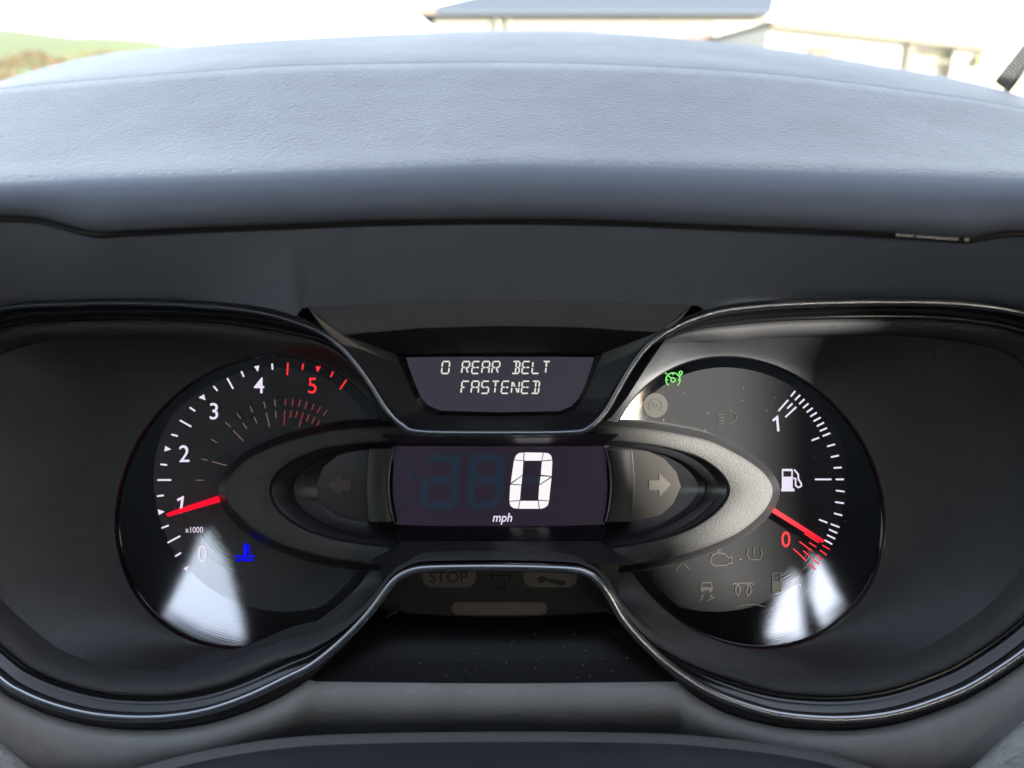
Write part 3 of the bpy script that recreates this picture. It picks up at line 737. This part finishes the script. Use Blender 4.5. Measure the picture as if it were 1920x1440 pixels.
flat('limiter_symbol', arc(1228.7, 760, 23, 0, 345, 28), TR.pt, M['unlit'], tr_face)
o = strokes('limiter_dial', [arc(1228.7, 760, 12, -50, 230, 18), arc(1228.7, 760, 4, 0, 360, 12), [(1226, 757), (1219, 751)]], 2.4, TR.pt, M['unlit_faint'], tr_face, eps=.0005)
strokes('lamp_symbol', [arc(1369, 782, 11, -100, 100, 12) + [(1366, 771.5)]] + [[(1346, 778 + k * 6), (1358, 776 + k * 5)] for k in range(4)], 1.8, TR.pt, M['unlit_faint'], tr_face)
st = lambda l: [q(x, y, 1140, 1000, 4.8) for x, y in l]
strokes('engine_symbol', [st([(920, 235), (940, 192), (990, 172), (1060, 190), (1082, 222), (1108, 205), (1116, 265), (1085, 268), (1060, 288), (960, 290), (925, 268), (920, 235)]), st([(985, 172), (985, 150)]), st([(960, 148), (1015, 148)])], 2, TR.pt, M['unlit'], tr_face)
strokes('tyre_symbol', [st([(1262, 130), (1246, 190), (1272, 236), (1362, 236), (1384, 190), (1372, 130)]), st([(1312, 120), (1312, 172)]), st([(1312, 184), (1312, 196)])], 2, TR.pt, M['unlit'], tr_face)
strokes('skid_symbol', [st([(838, 480), (848, 442), (922, 442), (934, 480)]), st([(862, 548), (836, 562), (852, 582), (812, 604)]), st([(938, 548), (912, 566), (950, 578), (888, 604)])], 2.6, TR.pt, M['unlit'], tr_face, fills=[st([(828, 482), (940, 482), (940, 512), (930, 512), (930, 526), (910, 526), (904, 512), (862, 512), (858, 526), (838, 526), (836, 512), (828, 512)])])
strokes('glow_symbol', [st([(1112, 458), (1136, 446), (1168, 456), (1188, 500), (1170, 562), (1146, 530), (1150, 480), (1180, 446), (1240, 446), (1262, 470), (1240, 520), (1256, 562), (1284, 530), (1278, 470), (1256, 444), (1290, 446), (1310, 464)])], 2.2, TR.pt, M['unlit'], tr_face)
strokes('low_fuel_symbol', [st([(1480, 430), (1480, 356), (1550, 356), (1550, 430)])], 2, TR.pt, M['unlit'], tr_face, fills=[st([(1476, 426), (1556, 426), (1556, 526), (1476, 526)])])
strokes('arc_symbol', [st([(1150, 662), (1200, 644), (1270, 636), (1340, 640), (1412, 658)])], 1.6, TR.pt, M['unlit'], tr_face)
strokes('belt_symbol', [st([(610, 328), (640, 292), (660, 270)]), st([(735, 325), (700, 290), (672, 268)])], 2, TR.pt, M['unlit'], tr_face)
strokes('brake_symbol', [arc(1214, 1064, 13, 180, 400, 16)], 1.6, TR.pt, M['unlit_faint'], tr_face)

# oval ring round the speed display
RO = [(716, 801), (662, 803.5), (604, 812), (546, 827), (502, 843), (464, 863), (438, 887), (425, 910), (426, 935), (444, 962.5), (473, 989), (517, 1015), (575, 1035), (633, 1048.5), (692, 1056), (790, 1066), (936, 1070), (1080, 1068),
      (1179, 1059), (1222.5, 1051.5), (1281, 1038), (1339, 1018), (1383, 997.5), (1421, 968), (1441, 942), (1447, 916), (1432.5, 889.6), (1403, 866), (1368, 846), (1325, 827), (1266, 814), (1208, 805), (1150, 801), (1060, 796), (936, 794), (820, 796)]
RI = [(759, 826), (692, 830), (633, 837), (590, 847), (552, 863), (522.5, 884), (508, 907), (507, 927.5), (517, 951), (540, 974), (575, 994.6), (619, 1009), (662, 1018), (721, 1025), (762, 1030), (830, 1034), (936, 1036), (1050, 1034),
      (1120, 1031), (1208, 1018), (1266, 1003), (1310, 983), (1345, 957), (1364, 930), (1364, 907), (1345, 881), (1310, 857.5), (1266, 843), (1222.5, 834), (1164, 828), (1112, 826), (1050, 823), (936, 821), (820, 823)]
def ring_pts(P, N=240):
    c = [(p.x, p.y) for p in catmull(P, 6, True)]
    cx, cy = 936, 925
    A = sorted((math.atan2((y - cy) * 2.2, x - cx), x, y) for x, y in c)
    a = np.array([t[0] for t in A]); xs = np.array([t[1] for t in A]); ys = np.array([t[2] for t in A])
    aa = np.linspace(-math.pi, math.pi, N, endpoint=False)
    return [(float(np.interp(t, a, xs, period=2 * math.pi)), float(np.interp(t, a, ys, period=2 * math.pi))) for t in aa]
ro, ri = ring_pts(RO), ring_pts(RI)
def grow(P, k, kx=1.0): return [(936 + (x - 936) * (1 + k * kx), 925 + (y - 925) * (1 + k * kx) + 0) for x, y in P]
def outset(P, m):
    o = []
    n = len(P)
    for i in range(n):
        t = Vector(P[(i + 1) % n]) - Vector(P[i - 1]); t.normalize(); o.append((P[i][0] + t.y * m, P[i][1] - t.x * m))
    return o
tst = outset(ro, 10)
sg_ = 1 if max(p[0] for p in tst) > max(p[0] for p in ro) else -1
band = outset(ro, 15 * sg_)
z0 = .0005
loft('ring_side', [[L(x, y, z0 - .004) for x, y in band], [L(x, y, z0 + .001) for x, y in outset(ro, 14 * sg_)], [L(x, y, .0065) for x, y in outset(ro, 5 * sg_)], [L(x, y, .0090) for x, y in outset(ro, 1 * sg_)]], M['ring_wall'], cl, closed=True)
mid = [((a[0] + b[0]) / 2, (a[1] + b[1]) / 2) for a, b in zip(ro, ri)]
loft('oval_ring', [[L(x, y, .0088) for x, y in outset(ro, 1.5 * sg_)], [L(x, y, .0106) for x, y in outset(ro, -1 * sg_)], [L(x, y, .0110) for x, y in outset(ro, -4 * sg_)], [L(x, y, .0111) for x, y in mid], [L(x, y, .0110) for x, y in outset(ri, 4 * sg_)], [L(x, y, .0104) for x, y in outset(ri, 1 * sg_)], [L(x, y, .0092) for x, y in ri]], M['ring'], cl, closed=True)
st1 = outset(ri, -4 * sg_)
step = [(936 + (x - 936) * .905, 925 + (y - 925) * .90 - 3) for x, y in ri]
step2 = [(936 + (x - 936) * .895, 925 + (y - 925) * .89 - 3) for x, y in ri]
loft('inner_bowl', [[L(x, y, .0094) for x, y in outset(ri, 1 * sg_)], [L(x, y, .0075) for x, y in outset(ri, -2 * sg_)], [L(x, y, .0068) for x, y in st1], [L(x, y, .0060) for x, y in step], [L(x, y, .0050) for x, y in step], [L(x, y, .0030) for x, y in step2], [L(936 + (x - 936) * .4, 925 + (y - 925) * .4, .0025) for x, y in step2], [L(936, 925, .0025) for x, y in step2]], M['satin'], cl, closed=True)
# arrow windows
for P, A_ in (([(695, 843), (688, 872), (684, 912), (687, 950), (693, 977), (662, 974), (634, 966), (610, 950), (597, 930), (594, 908), (606, 876), (634, 854), (664, 846)], [(616, 909.6), (638, 890), (638, 900), (658, 900), (658, 919.6), (639.6, 919.6), (639.6, 930)]),
             ([(1181, 842), (1187, 870), (1190, 905), (1186, 950), (1180, 976), (1206, 974), (1240, 965), (1262, 945), (1277, 913), (1268, 885), (1245, 860), (1215, 846)], s8([(1022, 475), (945, 403), (945, 447), (880, 447), (880, 510), (945, 510), (945, 555)]))):
    sf = lambda x, y: L(x, y, .0032)
    pw = flat('arrow_window', P, sf, M['pane'], cl, eps=0)
    flat('arrow', A_, sf, M['arrow_grey'] if A_[0][0] > 900 else M['arrow_dim'], pw, eps=.0003)
# pillars beside the display
for xa, xb, bow in (((690, 685), (744, 734), -1), ((1185, 1190), (1131, 1141), 1)):
    e_, m_ = xa; e2, m2 = xb
    rows = []
    N = 16
    def edge(xe_, xm_, yy): 
        t = (yy - 910) / 68; return xm_ + (xe_ - xm_) * t * t
    ysn = [842 + (978 - 842) * k / N for k in range(N + 1)]
    s_ = 1 if e2 > e_ else -1
    rows = [[L(edge(e_, m_, y), y, .003) for y in ysn], [L(edge(e_, m_, y) + s_ * 1.5, y, .0085) for y in ysn], [L(edge(e_, m_, y) + s_ * 5, y, .0096) for y in ysn], [L(edge(e2, m2, y) - s_ * 9, y, .0100) for y in ysn], [L(edge(e2, m2, y) - s_ * 5, y, .0092) for y in ysn], [L(edge(e2, m2, y), y, .004) for y in ysn]]
    loft('pillar', rows, M['pillar'], cl)
    loft('pillar_edge', [[L(edge(e2, m2, y) - s_ * 6.5, y, .0101) for y in ysn], [L(edge(e2, m2, y) - s_ * 5.2, y, .0106) for y in ysn], [L(edge(e2, m2, y) - s_ * 3.5, y, .0098) for y in ysn]], M['pillar_edge'], cl)
    loft('pillar_cap', [[L(x, 841, .0098) for x in (e_ + s_ * 3, (e_ + e2) / 2, e2 - s_ * 7)], [L(x, 844.5, .0102) for x in (e_ + s_ * 3, (e_ + e2) / 2, e2 - s_ * 7)]], M['lip'], cl)
# speed display
SW = .0062
sf = lambda x, y: L(x, y, SW)
disp = flat('speed_display', [(p.x, p.y) for p in catmull([(744, 836), (936, 835), (1129, 837), (1136, 870), (1139, 912), (1136, 950), (1130, 975), (1118, 984), (936, 987), (756, 984), (746, 975), (739, 945), (736, 910), (739, 870)], 5, True)], sf, M['screen'], cl, eps=0)
sd = lambda l: [q(x, y, 720, 820, 4.3636) for x, y in l]
for P in ([(1149, 123), (1300, 125), (1288, 190), (1147, 190)], [(1141, 124), (1105, 128), (1080, 148), (1066, 181), (1139, 188)], [(1306, 125), (1345, 130), (1366, 148), (1376, 181), (1294, 189)], [(1064, 187), (1140, 194), (1133, 305), (1037, 372)], [(1131, 313), (1043, 380), (1125, 385)], [(1033, 387), (1122, 391), (1112, 512), (1026, 519)], [(1026, 526), (1109, 519), (1097, 583), (1060, 578), (1034, 558)], [(1115, 519), (1258, 519), (1267, 583), (1104, 583)], [(1264, 518), (1350, 523), (1338, 556), (1310, 577), (1275, 584)], [(1270, 392), (1370, 330), (1350, 517), (1263, 510)], [(1281, 318), (1364, 323), (1273, 382)], [(1292, 196), (1377, 189), (1371, 316), (1283, 305)]):
    flat('digit_segment', sd(P), sf, M['white_hot'], disp)
strokes('ghost_digit', [sd([(370, 172), (625, 172)]), sd([(592, 180), (575, 560)]), sd([(372, 346), (560, 346)]), sd([(338, 340), (318, 560)]), sd([(345, 556), (548, 556)])], 14, sf, M['ghost'], disp, eps=.0002)
strokes('ghost_digit', [sd([(700, 168), (985, 168)]), sd([(728, 190), (700, 560)]), sd([(958, 190), (925, 560)]), sd([(742, 346), (915, 346)]), sd([(730, 556), (898, 556)])], 14, sf, M['ghost'], disp, eps=.0002)
strokes('ghost_digit', [sd([(1140, 350), (1270, 350)])], 14, sf, M['ghost'], disp, eps=.0002)
for x, y in ((190, 218), (215, 315), (188, 488)):
    flat('ghost_dot', arc(*q(x, y, 720, 820, 4.3636), 7, 0, 330, 10), sf, M['ghost'], disp, eps=.0002)
text('unit_text', 'mph', 942, 972.5, 22, sf, M['white'], disp, shear=.22, bold=.012, sx=.9)
# sill below the display
XQ = [690 + k * 12 for k in range(42)]
def trap(xa, xb, y, w): return [L(xa + (xb - xa) * k / 40, y, w) for k in range(41)]
loft('display_sill', [trap(738, 1136, 984, .0058), trap(738, 1138, 989, .0068), trap(742, 1134, 1014, .0125)], M['gloss'], cl)
loft('sill_step', [trap(742, 1134, 1013, .0118), trap(752, 1126, 1017, .0135), trap(728, 1150, 1032, .0185), trap(702, 1176, 1046, .0245), trap(685, 1192, 1057, .0285)], M['satin'], cl)
loft('display_header', [trap(742, 1134, 838, .0058), trap(744, 1132, 833, .0075), trap(728, 1150, 823, .018), trap(712, 1162, 814, .026)], M['satin'], cl)

# message display in the top notch
def pair(P, w): return [L(x, y, w[i] if hasattr(w, '__len__') else w) for i, (x, y) in enumerate(P)]
r0 = [(574, 572), (750, 562), (940, 557), (1130, 560), (1301, 567), (1253, 628), (1211, 690), (1176, 745), (1146, 783), (1104, 806), (936, 811), (778, 809), (735, 789), (703, 750), (668, 694), (625, 640)]
r1 = [(645, 628), (790, 615), (940, 611), (1090, 614), (1235, 623), (1207, 655), (1180, 700), (1152, 748), (1127, 778), (1092, 796), (936, 799), (783, 797), (750, 780), (726, 750), (700, 700), (673, 655)]
r2 = [(742, 664), (850, 662), (940, 661), (1040, 661), (1131, 662), (1118, 690), (1106, 722), (1094, 750), (1078, 768), (1052, 778), (936, 781), (820, 778), (796, 768), (780, 750), (767, 722), (754, 690)]
r3 = [(761, 670), (850, 669), (940, 669), (1040, 669), (1114, 670), (1106, 696), (1097, 722), (1086, 746), (1071, 762), (1048, 771), (936, 773), (826, 770), (801, 759), (788, 742), (776, 714), (768, 692)]
w0 = [.0440, .0440, .0440, .0440, .0440, .036, .035, .034, .034, .034, .034, .034, .034, .034, .035, .036]
w1 = [.0345] * 5 + [.032, .0315, .031, .031, .031, .031, .031, .031, .031, .0315, .032]
def dens(P, w):
    c = []
    n = len(P)
    for i in range(n):
        for k in range(6):
            t = k / 6; a, b = P[i], P[(i + 1) % n]; wa = w[i]; wb = w[(i + 1) % n]
            c.append(L(a[0] + (b[0] - a[0]) * t, a[1] + (b[1] - a[1]) * t, wa + (wb - wa) * t))
    return c
D0_, D1_, D2_, D3_ = dens(r0, w0), dens(r1, w1), dens(r2, [.0235] * 16), dens(r3, [.0222] * 16)
loft('display_shelf', [D0_[:25], [(a + b) / 2 + Vector((0, 0, .0012)) for a, b in zip(D0_[:25], D1_[:25])], D1_[:25]], M['shelf'], cl)
loft('display_brow', [[p.copy() for p in D1_[:25]], [p.copy() for p in D2_[:25]]], M['satin'], cl)
loft('display_surround', [D0_[24:] + D0_[:1], D1_[24:] + D1_[:1], D2_[24:] + D2_[:1]], M['satin'], cl)
loft('display_frame', [D2_, D3_], M['gloss'], cl, closed=True, smooth=False)
IW = .0219
si = lambda x, y: L(x, y, IW)
info = flat('message_display', [px_of(p) for p in D3_], si, M['info'], cl, eps=0)
SEGS = {'a': [(.06, 0), (.94, 0)], 'd': [(.06, 1), (.94, 1)], 'f': [(0, .06), (0, .45)], 'e': [(0, .55), (0, .94)], 'b': [(1, .06), (1, .45)], 'c': [(1, .55), (1, .94)], 'g': [(.06, .5), (.42, .5)], 'G': [(.58, .5), (.94, .5)],
        'i': [(.5, .08), (.5, .45)], 'l': [(.5, .55), (.5, .92)], 'h': [(.12, .1), (.42, .44)], 'k': [(.58, .56), (.88, .92)]}
CH = {'0': 'abcdef', 'R': 'abefgGk', 'E': 'adefgG', 'A': 'abcefgG', 'B': 'abcdilG', 'L': 'def', 'T': 'ail', 'F': 'aefg', 'S': 'acdfgG', 'N': 'efbchk', 'D': 'abcdil'}
def seg_line(s, x0_, ya, yb):
    for n_, ch in enumerate(s):
        if ch == ' ': continue
        xl = x0_ + n_ * 139
        lines = []
        for g_ in CH[ch]:
            ln = []
            for u_, v_ in SEGS[g_]:
                x = xl + 10 + u_ * 98 + (1 - v_) * 18; y = ya + 10 + v_ * (yb - ya - 20)
                ln.append(q(x, y, 800, 665, 7.385))
            lines.append(ln)
        strokes('letter' if ch != '0' else 'digit', lines, 2.6, si, M['lcd_text'], info)
seg_line('0 REAR BELT', 195, 85, 270)
seg_line('FASTENED', 465, 358, 545)

# warning lamp panel in the bottom notch
WP = .0125
sw = lambda x, y: L(x, y, WP)
XW = [715 + k * 9 for k in range(50)]
wy = lambda x: 1160 - ((x - 938) / 205) ** 2 * 12
pn = flat('warning_panel', [(715, 1050), (1160, 1050), (1160, 1158)] + [(x, wy(x)) for x in XW[::-1]] , sw, M['warn'], cl, eps=0)
stp = flat('stop_lamp', rrect(792, 1056, 892, 1101, 18), sw, M['pill'], pn, eps=.0002)
text('stop_text', 'STOP', 841, 1081.5, 21, sw, M['symbol_dark'], pn, bold=.01, sx=1.05, eps=.0004)
flat('service_lamp', rrect(982, 1056, 1082, 1101, 18), sw, M['pill'], pn, eps=.0002)
flat('spanner_symbol', [(1004, 1087), (1012, 1080), (1020, 1079), (1024, 1083), (1056, 1088), (1061, 1092), (1058, 1097), (1051, 1097), (1022, 1089), (1016, 1093), (1006, 1092), (1013, 1088)], sw, M['symbol_dark'], pn, eps=.0004)
flat('amber_bar', rrect(847, 1129, 1026, 1153, 11.5), sw, M['pill'], pn, eps=.0002)
strokes('battery_symbol', [[(918, 1078), (960, 1078)], [(922, 1072), (922, 1090)], [(956, 1072), (956, 1090)], [(930, 1088), (930, 1103), (946, 1103), (946, 1088)]], 2.5, sw, M['unlit_faint'], pn)
def apron_row(y, xa, xb, w, bend):
    return [L(xa + (xb - xa) * k / 40, y + bend * (1 - (2 * k / 40 - 1) ** 2), w) for k in range(41)]
loft('notch_apron', [apron_row(1144, 700, 1176, .0120, 13), apron_row(1146, 700, 1176, .0145, 14), apron_row(1172, 690, 1186, .020, 8), apron_row(1200, 655, 1218, .0245, 8), apron_row(1240, 610, 1262, .0285, 8), apron_row(1279, 555, 1315, .0318, 5)], M['apron'], cl)
for a, b in (((722, 1158), (745, 1146)), ((1131, 1141), (1152, 1154))):
    tube('edge_glint', [L(a[0], a[1], .0165), L((a[0] + b[0]) / 2, (a[1] + b[1]) / 2 - 1.5, .0165), L(b[0], b[1], .0165)], .00045, M['lip'], cl, n=6)

# dust on the gloss
vs, fs = [], []
def dust(px, py, w, r):
    c = L(px, py, w); b = len(vs); n = 5
    vs.append(c + Vector((0, 0, r * .7)))
    for k in range(n): vs.append(c + Vector((math.cos(k / n * 6.283), math.sin(k / n * 6.283), 0)) * r * random.uniform(.6, 1.2))
    for k in range(n): fs.append((b, b + 1 + k, b + 1 + (k + 1) % n))
for k in range(60):
    x = random.gauss(1000, 150); y = random.uniform(1185, 1272)
    if 680 < x < 1200: dust(x, y, float(np.interp(y, [1172, 1200, 1240, 1279], [.0206, .025, .029, .032])) + .0006, random.uniform(.00006, .00016))
for k in range(70):
    a = random.uniform(0, 6.28); r_ = 230 * math.sqrt(random.random()); px_, py_ = 1375 + r_ * math.cos(a), 930 + r_ * math.sin(a)
    p = TR.pt(px_, py_); dust(px_, py_, p.z + .0002, random.uniform(.00005, .00013))
for k in range(30):
    a = random.uniform(0, 6.28); r_ = 220 * math.sqrt(random.random()); px_, py_ = 500 + r_ * math.cos(a), 930 + r_ * math.sin(a)
    p = TL.pt(px_, py_); dust(px_, py_, p.z + .0002, random.uniform(.00005, .0001))
o = obj('dust', vs, fs, M['dust'], cl); o['kind'] = 'stuff'
